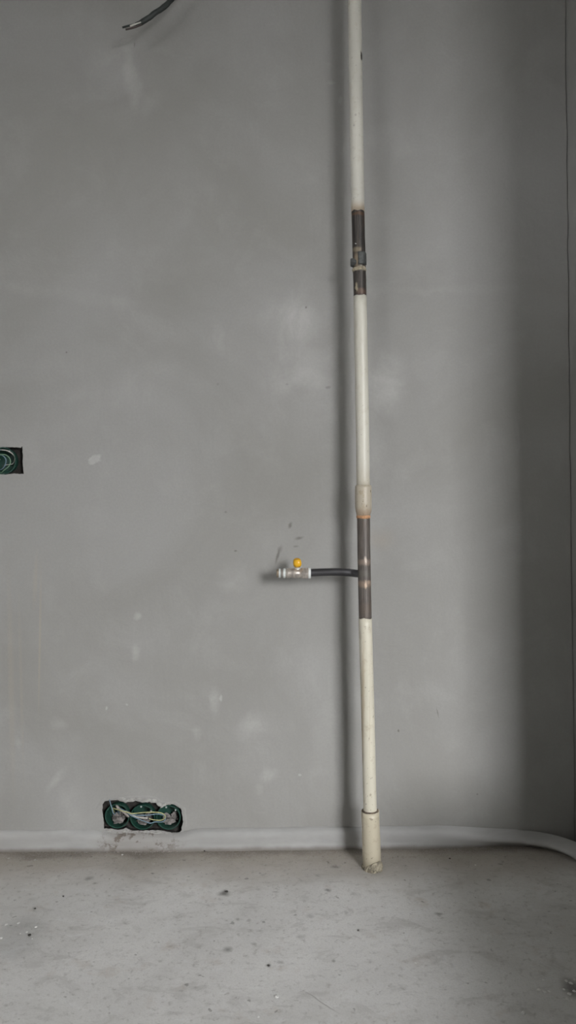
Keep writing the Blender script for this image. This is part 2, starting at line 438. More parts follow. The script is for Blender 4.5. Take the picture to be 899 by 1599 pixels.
# lips of broken plaster along the top of the low recess, and the thin patch round it
for i, (px, py, wx, wz, an) in enumerate([(190, 1248, 11, 3.0, -8), (203, 1249.5, 9, 3.2, 10), (216, 1248, 8, 2.6, -4), (228, 1249.5, 9, 2.6, 4),
        (240, 1251, 8, 3, -10), (249, 1256, 6, 3.0, -30), (255, 1258, 6, 2.4, 30), (262, 1255, 7, 1.8, 5), (196, 1298, 6, 2.4, 0), (243, 1300, 9, 2.4, 0),
        (262, 1301.5, 8, 2.0, 0), (171, 1297, 6, 2, 0)]):
    p = at(px, py, -0.001)
    v, f = lump((0, 0, 0), 1, i + 4, (wx * PX * .78, 0.0022, wz * PX * .85), 0.9, 3)
    r = Matrix.Rotation(R(-an), 3, 'Y'); v = [r @ q + p for q in v]
    mesh('plaster_chip', v, f, M_chip, wall_back)
patch = [(150, 1262), (160, 1246), (180, 1244), (205, 1242.5), (230, 1242), (243, 1244), (254, 1252), (262, 1251), (275, 1252), (290, 1262), (292, 1290), (288, 1296)]
pv = [at(x, y, -0.0002) for x, y in patch]; pc = [at(x, y, -0.0014) for x, y in [(215 + (x - 215) * .975, 1275 + (y - 1275) * .95) for x, y in patch]]
inn = [at(215 + (x - 215) * .93, 1276 + (y - 1276) * .84, -0.0001) for x, y in patch]
n = len(patch); fs = []
for i in range(n - 1): fs += [(i, i + 1, n + i + 1, n + i), (n + i, n + i + 1, 2 * n + i + 1, 2 * n + i)]
mesh('plaster_patch', pv + pc + inn, fs, M_wall, wall_back, smooth=True)

# ------------------------------------------------------------------ floor, ceiling, other walls
def slab(name, mat, *bx):
    v, f = merge(*[box(((a + b) / 2, (c + d) / 2, (e + g) / 2), (b - a, d - c, g - e)) for a, b, c, d, e, g in bx])
    return tag(mesh(name, v, f, mat), kind='structure')
nx, ny = 150, 130; vs = []; fs = []
FX0, FX1, FY0, FY1 = LEFT, RIGHT, REAR, 0.012
for j in range(ny + 1):
    for i in range(nx + 1):
        x = FX0 + (FX1 - FX0) * i / nx; y = FY0 + (FY1 - FY0) * j / ny
        z = noise.noise(Vector((x * 2.6, y * 2.6, 3))) * 0.0022 + noise.noise(Vector((x * 8, y * 8, 9))) * 0.0008
        vs.append((x, y, z - 0.001))
for j in range(ny):
    for i in range(nx):
        a = j * (nx + 1) + i; fs.append((a, a + 1, a + nx + 2, a + nx + 1))
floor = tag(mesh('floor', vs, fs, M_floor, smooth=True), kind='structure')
slab('ceiling', M_plain, (LEFT - .1, RIGHT + .1, REAR - .1, 0.1, CEIL, CEIL + .1))
slab('wall_left', M_plain, (LEFT - .1, LEFT, REAR - .2, LY0, -0.02, CEIL), (LEFT - .1, LEFT, LY1, 0.08, -0.02, CEIL),
     (LEFT - .1, LEFT, LY0, LY1, -0.02, LZ0), (LEFT - .1, LEFT, LY0, LY1, LZ1, CEIL))
slab('wall_right_outer', M_dull, (RIGHT, RIGHT + .1, REAR - .2, 0.08, -0.02, CEIL))
# wall_right: the short pier at the right edge of the picture, with a thin open joint at the back wall
pts = fine_edge; vs = []; fs = []; XE = RIGHT
for v in pts:
    g = 0.0022 + 0.0008 * noise.noise(Vector((7, 0, v.z * 30)))
    vs += [Vector((v.x + g, 0.012, v.z)), Vector((v.x + g, -STUB, v.z)), Vector((XE, -STUB, v.z)), Vector((XE, 0.012, v.z))]
for i in range(len(pts) - 1):
    for k in range(3): a = i * 4 + k; fs.append((a, a + 1, a + 5, a + 4))
wall_right = tag(mesh('wall_right', vs, fs, M_wall), kind='structure')
v, f = box(((XR + RIGHT) / 2, 0.03, CEIL / 2), (RIGHT - XR + .2, 0.034, CEIL)); mesh('joint_backing', v, f, M_raw, wall_right)
slab('added_shade_ledge', M_raw, (0.565, RIGHT, -3.0, -STUB - .001, -0.01, 0.31))       # added ledge out of frame on the right, shades the floor
slab('wall_front', M_dull, (LEFT - .1, WX0, REAR - .22, REAR, -0.02, CEIL), (WX1, RIGHT + .1, REAR - .22, REAR, -0.02, CEIL),
     (WX0, WX1, REAR - .22, REAR, -0.02, WZ0), (WX0, WX1, REAR - .22, REAR, WZ1, CEIL))
M_frame = simple('white_window_plastic', (0.75, 0.75, 0.74), 0.35, vary=0.04, bump=0.02)
slab('added_shade_slab', M_dull, (LEFT - 2.1, LEFT - .1, -4.4, -1.2, 2.42, 2.54))     # added unseen slab, keeps the fill window's high sky off the low corner
b = 0.05
v, f = merge(box(((WX0 + WX1) / 2, REAR - .12, WZ0 + b / 2), (WX1 - WX0, .06, b)), box(((WX0 + WX1) / 2, REAR - .12, WZ1 - b / 2), (WX1 - WX0, .06, b)),
             box((WX0 + b / 2, REAR - .12, (WZ0 + WZ1) / 2), (b, .06, WZ1 - WZ0 - 2 * b)), box((WX1 - b / 2, REAR - .12, (WZ0 + WZ1) / 2), (b, .06, WZ1 - WZ0 - 2 * b)))
tag(mesh('window_1', v, f, M_frame), kind='structure')
v, f = merge(box((LEFT - .06, (LY0 + LY1) / 2, LZ0 + b / 2), (.05, LY1 - LY0, b)), box((LEFT - .06, (LY0 + LY1) / 2, LZ1 - b / 2), (.05, LY1 - LY0, b)),
             box((LEFT - .06, LY0 + b / 2, (LZ0 + LZ1) / 2), (.05, b, LZ1 - LZ0 - 2 * b)), box((LEFT - .06, LY1 - b / 2, (LZ0 + LZ1) / 2), (.05, b, LZ1 - LZ0 - 2 * b)))
tag(mesh('added_fill_window', v, f, M_frame), kind='structure')  # frame of the added fill window, never in view

# ------------------------------------------------------------------ plaster cove along the foot of the wall, turning the corner
# top edge and foot of the cove, read along the wall
vs = []; fs = []; prof_n = 11
path = []
xl = LEFT
xr = at(896, 1320).x
def top_h(x):       # height of the upper lip
    t = max(0.0, min(1.0, (x - 0.35) / 0.35)); t = t * t * (3 - 2 * t); s = 0.047 - 0.016 * t
    u = max(0.0, min(1.0, 1 - (abs(x + 0.385) - 0.085) / 0.05)); s -= 0.012 * u
    return s + 0.0018 * noise.noise(Vector((x * 9, 0, 0))) + 0.001 * noise.noise(Vector((x * 30, 4, 0)))
def out_d(x):
    t = max(0.0, min(1.0, (x - 0.30) / 0.40)); t = t * t * (3 - 2 * t)
    l = max(0.0, min(1.0, (-0.35 - x) / 0.25))
    return 0.015 + 0.018 * t - 0.006 * l + 0.0015 * noise.noise(Vector((x * 7, 9, 0)))
N = 180; RCV = 0.15
for i in range(N + 1):
    x = xl + (xr - RCV - xl) * i / N; path.append((Vector((x, 0, 0)), Vector((0, -1, 0)), x))
for k in range(1, 13):              # quarter turn in the corner, 55 mm radius
    a = PI / 2 * k / 12; c = Vector((xr - RCV, -RCV, 0))
    path.append((c + Vector((math.sin(a), math.cos(a), 0)) * RCV, Vector((-math.sin(a), -math.cos(a), 0)), xr))
for k in range(1, 12): path.append((Vector((xr, -RCV - (STUB - RCV) * k / 11, 0)), Vector((-1, 0, 0)), xr))
for i_, (p, nrm, x) in enumerate(path):
    h = top_h(x); d = out_d(x); und = max(0.0, min(1.0, (x - 0.33) / 0.2))
    prof = [(-0.007, 0.0), (-0.007, h + .003), (-0.002, h + .005), (0.003, h + 0.003), (d * .62, h - 0.001), (d * .95, h - .006), (d * 1.04, h * .62), (d * 1.0, h * (.38 + .08 * und)),
            (d * (1.04 - .35 * und), h * (.26 + .08 * und)), (d * (1.25 - .8 * und), 0.005), (d * (1.3 - 1.0 * und), -0.004)]
    for o, z in prof: vs.append(p + nrm * o + Vector((0, 0, z)))
for i in range(len(path) - 1):
    for k in range(prof_n - 1): a = i * prof_n + k; fs.append((a, a + 1, a + prof_n + 1, a + prof_n))
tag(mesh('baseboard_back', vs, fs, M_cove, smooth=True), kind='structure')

# ------------------------------------------------------------------ the gas riser
CX = [(0, 553.5), (331, 558.6), (463, 562), (650, 565.6), (760, 567), (850, 567.8), (965, 570), (1100, 573.8), (1250, 577.3), (1362, 581)]
def cx(y):
    for (a, xa), (b, xb) in zip(CX, CX[1:]):
        if y <= b: return xa + (xb - xa) * (y - a) / (b - a)
    return CX[-1][1]
foot_front = on_floor(581, 1362)
RS = 0.0226
Y_BOT = foot_front.y + RS; Y_TOP = -0.082
def pc_(y):
    t = max(-0.4, min(1.0, y / 1350)); return at(cx(y), y, Y_TOP + (Y_BOT - Y_TOP) * t)
base = pc_(1352); base.z = 0
pipe = empty('gas_pipe', (base.x, base.y, 0.0), 'tall cream painted gas riser pipe with scraped brown steel bands and a side branch', 'pipe')
OFF = Vector(pipe.location)
RC, RB = 0.0163, 0.0158
top_dir = (pc_(0) - pc_(331)).normalized(); top_pt = pc_(0) + top_dir * ((CEIL - pc_(0).z) / top_dir.z)
def span(y0, y1, step=12):
    n = max(2, int(abs(y1 - y0) / step)); return [pc_(y0 + (y1 - y0) * k / n) for k in range(n + 1)]

M_bare_up = steel_material('scraped_dark_steel', (0.020, 0.018, 0.018), (0.095, 0.080, 0.068), (0.085, 0.048, 0.032),
    [(pc_(392) + Vector((-.006, 0, 0)), .016, .009, (0.24, 0.20, 0.14), .8), (pc_(421) + Vector((.002, 0, 0)), .02, .009, (0.36, 0.33, 0.25), .9),
     (pc_(408) + Vector((-.008, 0, 0)), .009, .024, (0.28, 0.22, 0.15), .8), (pc_(383) + Vector((-.009, 0, 0)), .002, .002, (0.8, 0.8, 0.78), 1.0),
     (pc_(336), .05, .006, (0.12, 0.065, 0.035), .7), (pc_(457) + Vector((.002, 0, 0)), .02, .01, (0.17, 0.11, 0.08), .6), (pc_(450) + Vector((-.009, 0, 0)), .004, .014, (0.55, 0.48, 0.34), .7)])
M_bare_low = steel_material('grey_brown_steel', (0.085, 0.073, 0.066), (0.17, 0.150, 0.133), (0.135, 0.105, 0.085),
    [(pc_(877), .045, .011, (0.30, 0.235, 0.195), .7), (pc_(874) + Vector((.002, 0, 0)), .005, .013, (0.55, 0.47, 0.40), .8), (pc_(911) + Vector((.002, 0, 0)), .045, .012, (0.31, 0.235, 0.18), .7), (pc_(913) + Vector((.001, 0, 0)), .004, .013, (0.60, 0.46, 0.34), .8), (pc_(908) + Vector((.010, 0, 0)), .005, .008, (0.50, 0.38, 0.28), .7),  # ground weld bands at the branch, their glints painted in as bright streaks
     (pc_(895), .05, .012, (0.135, 0.125, 0.11), .8), (pc_(950), .05, .02, (0.17, 0.13, 0.10), .35)])
M_branch = simple('black_steel', (0.045, 0.044, 0.047), 0.5, 0.3, vary=0.3, scale=60, stretch=(0.2, 1, 1))

m, c = paint_material('cream_paint_upper', (0.66, 0.645, 0.58), 0.25)
cf = m.warp(80, 0.004)
sc_ = m.blob(cf, pc_(91) + Vector((0.0135, -0.006, 0)), (1 / .0035, 0, 1 / .013), soft=0.5)
c = m.mix(sc_, c, (0.03, 0.02, 0.015))
for y_, dx, rx, rz in ((184, -.004, .004, .004), (200, -.008, .003, .004), (107, 0, .002, .002), (125, .011, .0015, .008)):
    c = m.mix(m.math('MULTIPLY', m.blob(cf, pc_(y_) + Vector((dx, 0, 0)), (1 / rx, 0, 1 / rz), soft=0.3), 0.5), c, (0.28, 0.25, 0.24))
c = m.mix(m.math('MULTIPLY', m.blob(cf, pc_(330), (0, 0, 1 / .028), soft=0.0), 0.6), c, (0.36, 0.24, 0.13))
m.color(c); M_paint_up = m.m
m, c = paint_material('cream_paint_middle', (0.66, 0.64, 0.56), 0.2)
c = m.mix(m.math('MULTIPLY', m.blob(m.warp(90, .006), pc_(752), (0, 0, 1 / .05), soft=0.0), 0.35), c, (0.44, 0.38, 0.28))
m.color(c); M_paint_mid = m.m
m, c = paint_material('cream_paint_lower', (0.68, 0.645, 0.535), 0.4)
for ya, yb, dx, rx, st in ((965, 1240, -.0125, .0055, .6), (1000, 1240, .003, .0020, .25)):
    d = pc_(yb) - pc_(ya); p = (pc_(ya) + pc_(yb)) / 2 + Vector((dx, 0, 0))
    st_ = m.math('MULTIPLY', m.blob(m.warp(30, .006), p, (1 / rx, 0, 1 / (d.length * .56)), -math.atan2(d.x, -d.z), soft=0.1), st)
    c = m.mix(st_, c, (0.42, 0.33, 0.20))
c = m.mix(m.math('MULTIPLY', m.blob(m.warp(90, .004), pc_(1237) , (1 / .004, 0, 1 / .005), soft=0.2), 0.6), c, (0.25, 0.2, 0.12))
m.color(c); M_paint_low = m.m
m, c = paint_material('stained_cream_paint', (0.50, 0.45, 0.36), 0.75)
c = m.mix(m.math('MULTIPLY', m.blob(m.warp(60, .01), pc_(802), (0, 0, 1 / .022), soft=0.0), 0.6), c, (0.30, 0.20, 0.13))
m.color(c); m.bump(m.noise(70, 4, 0.7), 0.3, 0.001); M_coupling = m.m
M_rust = simple('orange_primer_rust', (0.50, 0.27, 0.14), 0.6, vary=0.35, scale=90)
M_greymetal = simple('weathered_grey_steel', (0.085, 0.09, 0.088), 0.6, 0.3, vary=0.3, scale=80, bump=0.2)

v, f = tube(span(320, 475), RB, 40, rough=0.0004); mesh('bare_steel_band', v, f, M_bare_up, pipe, True)['label'] = 'dark brown scraped steel band'
v, f = tube(span(800, 975), RB, 40, rough=0.0004); mesh('bare_steel_band', v, f, M_bare_low, pipe, True)['label'] = 'grey brown bare steel band at the branch'
v, f = tube([top_pt] + span(0, 331), RC, 48, jag=(0, 0.0034), seed=2); mesh('painted_section', v, f, M_paint_up, pipe, True)['label'] = 'cream painted upper section'
v, f = tube(span(463, 762), RC, 48, jag=(0.0038, 0), seed=5); mesh('painted_section', v, f, M_paint_mid, pipe, True)['label'] = 'cream painted middle section'
v, f = tube(span(965, 1290), RC, 48, jag=(0.0050, 0), seed=11); mesh('painted_section', v, f, M_paint_low, pipe, True)['label'] = 'cream painted lower section with a yellowed streak'
# coupling socket
ys = [(757.5, .0166), (758, .0192), (762, .0203), (768, .0205), (785, .0205), (793, .0202), (798, .0192), (803, .0172), (805, .0165)]
v, f = tube([pc_(y) for y, r in ys], [r for y, r in ys], 40, rough=0.0006); mesh('coupling', v, f, M_coupling, pipe, True)['label'] = 'stained swollen coupling socket'
ys = [(804, .0160), (806, .0172), (808, .0170), (810, .0158)]
v, f = tube([pc_(y) for y, r in ys], [r for y, r in ys], 40, rough=0.0010); mesh('weld_bead', v, f, M_rust, pipe, True)['label'] = 'orange rusty bead under the coupling'
# steel patch and stub of the cut bracket on the upper band
pp = pc_(405); vs = []; fs = []
nA, nZ = 10, 8
for shell in (RB + .0026, RB - .001):
    for j in range(nZ + 1):
        c_ = pc_(395.5 + 19.5 * j / nZ)
        for i in range(nA + 1):
            a = R(-104 + 92 * i / nA); e_ = 0.0012 * noise.noise(Vector((i * .9, j * .9, 1)))
            rr = shell - (0.0012 if i in (0, nA) or j in (0, nZ) else 0) * (shell > RB)
            vs.append(c_ + Vector((math.cos(a) * rr, math.sin(a) * rr, e_ * (j in (0, nZ)))))
G = (nA + 1) * (nZ + 1)
for j in range(nZ):
    for i in range(nA):
        a = j * (nA + 1) + i; fs += [(a, a + 1, a + nA + 2, a + nA + 1), (G + a + nA + 1, G + a + nA + 2, G + a + 1, G + a)]
rim = [i for i in range(nA + 1)] + [(j + 1) * (nA + 1) - 1 for j in range(1, nZ + 1)] + [nZ * (nA + 1) + i for i in range(nA - 1, -1, -1)] + [j * (nA + 1) for j in range(nZ - 1, 0, -1)]
for a, b in zip(rim, rim[1:] + rim[:1]): fs.append((a, b, G + b, G + a))
mesh('weld_patch', vs, fs, M_greymetal, pipe, True)['label'] = 'dull grey steel patch'
q = pc_(411)
v, f = tube([q + Vector((-.010, -.003, .0)), q + Vector((-.0165, -.004, 0)), q + Vector((-.0205, -.004, .0005)), q + Vector((-.0218, -.004, .0005))], [.0112, .0104, .0098, .0080], 10, rough=.003, seed=4)
mesh('bracket_stub', v, f, M_greymetal, pipe)['label'] = 'cut off bracket stub'
v, f = tube([pc_(418), pc_(420), pc_(422.5), pc_(425)], [RB, RB + .0016, RB + .0014, RB - .0003], 36, rough=.0022, seed=8)
M_putty = simple('dried_putty', (0.34, 0.30, 0.22), 0.9, vary=0.35, scale=120, bump=0.4)
mesh('putty_ring', v, f, M_putty, pipe, True)['label'] = 'tan dried putty ring'

# branch pipe
YB = -0.088; pb = pc_(896)
br = spline([pb, at(557, 895.6, (pb.y + YB) / 2), at(549, 894.7, YB), at(539, 893.7, YB), at(526, 893.2, YB), at(505, 893.5, YB), at(480, 894.6, YB)], 8)
v, f = tube(br, 0.0094, 28); mesh('branch_pipe', v, f, M_branch, pipe, True)['label'] = 'thin black branch pipe with a slight bend'
# ball valve
M_nickel = Mat('worn_nickel', 0.38, 0.45, 0.6)
nn = M_nickel.noise(60, 3, 0.6, stretch=(2.2, 1, 1)); M_nickel.color(M_nickel.mix(M_nickel.rng(nn, .35, .65), (0.34, 0.31, 0.28), (0.52, 0.47, 0.42))); M_nickel.bump(nn, .15, .0006); M_nickel = M_nickel.m
M_silver = simple('bright_nickel_ring', (0.70, 0.74, 0.73), 0.3, 0.3, vary=0.1)
M_tape = simple('white_sealing_tape', (0.80, 0.83, 0.82), 0.6, vary=0.06)
M_brass = simple('dull_brass', (0.27, 0.22, 0.16), 0.45, 0.6, vary=0.2)
M_yellow = simple('yellow_handle_paint', (0.80, 0.43, 0.015), 0.4, vary=0.1, scale=60)
K = (DIST + YB) / F
def vx(px, py=895.0): return at(px, py, YB)
def lathe(name, prof, mat, parent, seg=28, smooth=False, py=895.0):
    v, f = tube([vx(x, py) for x, r in prof], [r * K for x, r in prof], seg)
    return mesh(name, v, f, mat, parent, smooth)
valve = lathe('ball_valve', [(482, 7.4), (481.6, 7.9), (470, 7.9), (469, 7.0), (467.5, 6.8), (466, 7.6), (461, 7.9), (456, 7.5), (454.5, 6.9), (453, 6.9), (452.5, 7.7), (447.5, 7.7), (447, 6.4), (440, 6.4), (439.8, 6.2), (435, 6.2)], M_nickel, pipe, 28, True)
valve['label'] = 'nickel plated ball valve body'
lathe('sealing_tape', [(485, 7.2), (484.8, 8.3), (481.4, 8.4), (481.2, 7.5)], M_tape, valve)['label'] = 'white tape ring at the branch joint'
lathe('hex_nut', [(480.9, 8.0), (480.4, 8.7), (471.5, 8.7), (471, 8.0)], M_nickel, valve, 6)
lathe('ring', [(445.8, 6.0), (445.4, 7.6), (442.3, 7.6), (441.9, 6.0)], M_silver, valve)['label'] = 'bright nickel ring'
lathe('ring', [(438.2, 6.0), (437.8, 7.2), (435.3, 7.2), (435, 6.0)], M_silver, valve)['label'] = 'bright nickel end ring'
lathe('end_plug', [(435.2, 6.6), (432.4, 6.6), (431.6, 6.0), (431.5, 4)], M_brass, valve)['label'] = 'brass end plug'
s0 = vx(464, 889); zt = K
v, f = tube([s0 + Vector((0, 0, -2 * K)), s0 + Vector((0, 0, 2.2 * K)), s0 + Vector((0, 0, 2.4 * K)), s0 + Vector((0, 0, 4 * K))], [4.6 * K, 4.4 * K, 3.2 * K, 3.0 * K], 20)
mesh('stem', v, f, M_silver, valve, True)
# butterfly handle: hub with two wings pointing to and from the viewer
hc = vx(464, 880.5); vs = []; fs = []
prof = [(-5.2, 3.6), (-4.6, 5.0), (-1.5, 6.0), (1.8, 6.0), (4.2, 4.6), (5.0, 3.2)]
hub = tube([hc + Vector((0, 0, z * K)) for z, r in prof], [r * K for z, r in prof], 20)
parts = [hub]
for sgn in (-1, 1):
    pts = [hc + Vector((0, 0, 0)), hc + Vector((0, sgn * 0.008, -.0005)), hc + Vector((0, sgn * .015, .0025)), hc + Vector((0, sgn * .021, .004)), hc + Vector((0, sgn * .024, .004))]
    fr_v = []; fr_f = []
    dims = [(5.2, 4.4), (5.8, 5.0), (6.5, 6.0), (6.0, 5.6), (3.8, 3.2)]
    sg = 16
    for p, (a_, b_) in zip(pts, dims):
        for k in range(sg):
            t = 2 * PI * k / sg; cc, ss = math.cos(t), math.sin(t)
            fr_v.append(p + Vector((math.copysign(abs(cc) ** .8, cc) * a_ * K, 0, math.copysign(abs(ss) ** .8, ss) * b_ * K)))
    for i in range(len(pts) - 1):
        for k in range(sg): a, b2 = i * sg + k, i * sg + (k + 1) % sg; fr_f.append((a, b2, b2 + sg, a + sg))
    fr_f.append(tuple(range(sg))); fr_f.append(tuple((len(pts) - 1) * sg + k for k in range(sg)))
    parts.append((fr_v, fr_f))
v, f = merge(*parts); mesh('handle', v, f, M_yellow, valve, True)['label'] = 'yellow butterfly handle'
v, f = tube([hc + Vector((-.001, 0, 4.5 * K)), hc + Vector((-.001, 0, 6.6 * K)), hc + Vector((-.001, 0, 7.2 * K))], [2.6 * K, 2.5 * K, 1.6 * K], 6)
mesh('screw', v, f, M_brass, valve)

# ------------------------------------------------------------------ floor sleeve
OFF = Vector((0, 0, 0))
m, c = paint_material('sleeve_cream_paint', (0.60, 0.545, 0.42), 0.5)
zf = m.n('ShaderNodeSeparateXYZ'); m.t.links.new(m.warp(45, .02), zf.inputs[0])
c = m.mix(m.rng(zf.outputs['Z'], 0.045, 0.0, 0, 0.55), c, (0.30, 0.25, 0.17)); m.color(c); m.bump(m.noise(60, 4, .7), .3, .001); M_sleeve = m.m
sl_top = pc_(1266); lean = (pc_(1266) - pc_(1352)); foot = Vector((base.x, base.y, 0))
sleeve = empty('pipe_sleeve', (foot.x, foot.y, 0), 'wide cream painted floor sleeve round the foot of the gas riser', 'pipe sleeve')
spts = [foot.lerp(sl_top, k / 10) for k in range(11)]; spts[0].z = -0.003
v, f = tube(spts, [RS] * 4 + [RS * .99] * 3 + [RS * .975] * 4, 40, caps=False, jag=(0, .0022), rough=.0006, seed=3)
# inner shell gives the sleeve its wall
v2, f2 = tube([spts[-2], spts[-1]], [RC + .0022] * 2, 40, caps=False, jag=(0, .0022), seed=3)
n1 = len(v); fs = list(f) + [tuple(i + n1 for i in q) for q in f2]
for k in range(40): a = n1 - 40 + k; b2 = n1 - 40 + (k + 1) % 40; fs.append((a, b2, n1 + 40 + (k + 1) % 40, n1 + 40 + k))
mesh('tube', v + v2, fs, M_sleeve, sleeve, True)
M_grime = simple('dark_grime', (0.13, 0.10, 0.075), 0.9, vary=0.4, scale=90)
p1 = spts[-1]; dr = (spts[-1] - spts[0]).normalized()
v, f = tube([p1 - dr * .003, p1 + dr * .0006, p1 + dr * .0022], [RS * .90, RS * .93, RC + .0006], 40, jag=(0, 0), rough=.0018, seed=6)
mesh('grime_seam', v, f, M_grime, sleeve, True)['label'] = 'dark grimy seam at the top of the sleeve'
# crumbly mortar ring
vs = []; fs = []; sg, ring = 48, 8
for i in range(sg):
    a = 2 * PI * i / sg; big = 1 + .5 * noise.noise(Vector((math.cos(a) * 1.5, math.sin(a) * 1.5, 2)))
    front = max(0.0, math.cos(a + R(62)))            # heavier towards the front right
    for k in range(ring):
        t = PI * k / (ring - 1); rr = (.0035 + .0035 * front) * big; hh = (.008 + .018 * front ** 2) * big
        r_ = RS - .001 + rr * math.cos(t) * .5 + rr * .5; z = math.sin(t) * hh
        p = foot + Vector((math.cos(a) * r_, math.sin(a) * r_, z)); p += Vector((math.cos(a), math.sin(a), .6)) * noise.noise(p * 210) * .0028
        if k in (0, ring - 1): p.z = -0.003
        vs.append(p)
for i in range(sg):
    for k in range(ring - 1): a, b2 = i * ring + k, ((i + 1) % sg) * ring + k; fs.append((a, a + 1, b2 + 1, b2))
M_mort = Mat('crumbly_mortar', 0.95, spec=0.2); q1 = M_mort.noise(70, 4, .7); q2 = M_mort.noise(110, 3, .6)
cc_ = M_mort.mix(M_mort.rng(q1, .35, .65), (0.20, 0.18, 0.14), (0.52, 0.47, 0.36)); M_mort.color(M_mort.mix(M_mort.rng(q2, .55, .7, 0, .8), cc_, (0.09, 0.085, 0.07))); M_mort.bump(q1, .5, .002); M_mort = M_mort.m
mesh('mortar_collar', vs, fs, M_mort, sleeve)['label'] = 'crumbly mortar collar'

# ------------------------------------------------------------------ socket boxes
M_green = Mat('dark_green_plastic', 0.38, spec=0.5); gd = M_green.noise(45, 4, .7)
M_green.color(M_green.mix(M_green.rng(gd, .48, .75, 0, .5), (0.013, 0.060, 0.043), (0.10, 0.12, 0.108))); M_green = M_green.m
M_screw = simple('zinc_screw', (0.6, 0.62, 0.62), 0.35, 0.6, vary=0.1)
M_gob = simple('grey_mortar_gobs', (0.21, 0.195, 0.185), 0.95, vary=0.5, scale=80, bump=0.6)
def ring_y(c, y0, y1, ro, ri, seg=40):
    """A tube wall along Y: outer ro, inner ri, from y0 (front) to y1."""
    vs = []; fs = []
    for y, r in ((y0, ri), (y0, ro), (y1, ro), (y1, ri)):
        for k in range(seg): a = 2 * PI * k / seg; vs.append(Vector((c.x + math.cos(a) * r, y, c.z + math.sin(a) * r)))
    for j in range(4):
        for k in range(seg): a, b = j * seg + k, j * seg + (k + 1) % seg; c2, d2 = ((j + 1) % 4) * seg + (k + 1) % seg, ((j + 1) % 4) * seg + k; fs.append((a, b, c2, d2))
    return vs, fs
def disc_y(c, y, r, t=.002, seg=40):
    vs = []
    for yy in (y, y + t):
        for k in range(seg): a = 2 * PI * k / seg; vs.append(Vector((c.x + math.cos(a) * r, yy, c.z + math.sin(a) * r)))
    return vs, [tuple(range(seg)), tuple(range(2 * seg - 1, seg - 1, -1))] + [(k, (k + 1) % seg, seg + (k + 1) % seg, seg + k) for k in range(seg)]
def socket_box(px, py, rpx, label, group, y0=0.004, seed=0, mortar=True):
    c = at(px, py, y0); r = rpx * PX
    t = empty('socket_box', (c.x, y0, c.z - r), label, 'socket box', group)
    v, f = merge(ring_y(c, y0 + .001, 0.047, r * .955, r * .92), disc_y(c, 0.0445, r * .93)); mesh('cup', v, f, M_green, t)
    v, f = merge(ring_y(c, y0, y0 + .0045, r, r * .925), ring_y(c, y0 + .007, y0 + .009, r * .985, r * .93)); mesh('rim', v, f, M_green, t)
    for a in (R(90 + seed * 4), R(18 + seed * 9)):
        s = c + Vector((math.cos(a) * r * .84, 0, math.sin(a) * r * .84))
        v, f = merge(ring_y(s, y0 + .003, .044, .0036, .0018, 12)); post = mesh('screw_post', v, f, M_green, t)
        v, f = disc_y(s, y0 + .0015, .0024, .004, 10); mesh('screw', v, f, M_screw, post)
    if mortar:
        v, f = merge(lump((c.x - r * .1, .028, c.z - r * .62), .012, seed, (1.3, 1.1, .7), .6, 3), lump((c.x + r * .35, .033, c.z - r * .3), .010, seed + 5, (1, .8, 1.1), .6, 3),
                     lump((c.x - r * .35, .036, c.z - r * .35), .009, seed + 8, (1, .7, .9), .6, 3))
        mesh('mortar_lump', v, f, M_gob, t)['kind'] = 'stuff'
    return t
G1 = 'green socket boxes in the low recess'
socket_box(182.8, 1274.6, 19.4, 'round green socket box at the left end of the low three gang recess', G1, seed=1)
socket_box(222.6, 1276.3, 19.8, 'round green socket box in the middle of the low three gang recess', G1, seed=2)
socket_box(262.8, 1276.6, 19.4, 'round green socket box at the right end of the low three gang recess', G1, seed=3)
socket_box(4, 719.5, 21.3, 'round green socket box in the recess cut off by the left edge', None, seed=4, mortar=False)

# wires
M_wy = simple('yellow_green_insulation', (0.42, 0.42, 0.22), 0.45, vary=0.25, scale=120)
M_wb = simple('blue_insulation', (0.17, 0.25, 0.31), 0.45, vary=0.15)
M_ww = simple('dusty_white_insulation', (0.52, 0.51, 0.47), 0.6, vary=0.2)
M_wg = simple('dusty_grey_sheath', (0.22, 0.21, 0.20), 0.8, vary=0.3)
M_pg = simple('pale_green_insulation', (0.20, 0.33, 0.22), 0.5, vary=0.2)
M_dust = simple('dusty_mortar_grey', (0.33, 0.30, 0.28), 0.9, vary=0.3, scale=90)
def z2(x, y): return (140 + x / 5.288, 1220 + y / 5.288)
def wire(pts, r, mat, label, name='electrical_wire', group=None, seg=10):
    v, f = tube(spline([at(*z2(x, y), Y) for x, y, Y in pts], 8), r, seg)
    return tag(mesh(name, v, f, mat, None, True), label, 'wire', group)
GW = 'wires in the low recess'
wire([(205, 262, .040), (196, 240, .014), (190, 222, .004), (225, 232, -.004), (290, 250, -.010), (350, 266, -.013), (440, 258, -.015), (530, 255, -.017), (590, 262, -.018), (622, 285, -.019),
      (612, 312, -.018), (570, 322, -.017), (510, 314, -.016), (490, 306, -.015)], .0014, M_wy, 'yellow green wire looped outermost across the low recess', group=GW)
wire([(245, 275, .036), (225, 215, .012), (245, 222, .002), (300, 250, -.006), (345, 285, -.010), (400, 310, -.012), (450, 330, -.013), (500, 345, -.014), (540, 335, -.015), (600, 335, -.016),
      (625, 310, -.0165), (612, 282, -.016), (560, 270, -.015), (470, 280, -.013), (400, 280, -.012), (350, 272, -.010)], .0014, M_wb, 'blue wire looped below the yellow green one in the low recess', group=GW)
wire([(250, 270, .034), (260, 240, .012), (330, 262, -.004), (380, 292, -.009), (440, 302, -.011), (478, 304, -.012)], .0021, M_ww, 'short white wire end inside the wire loop', group=GW)
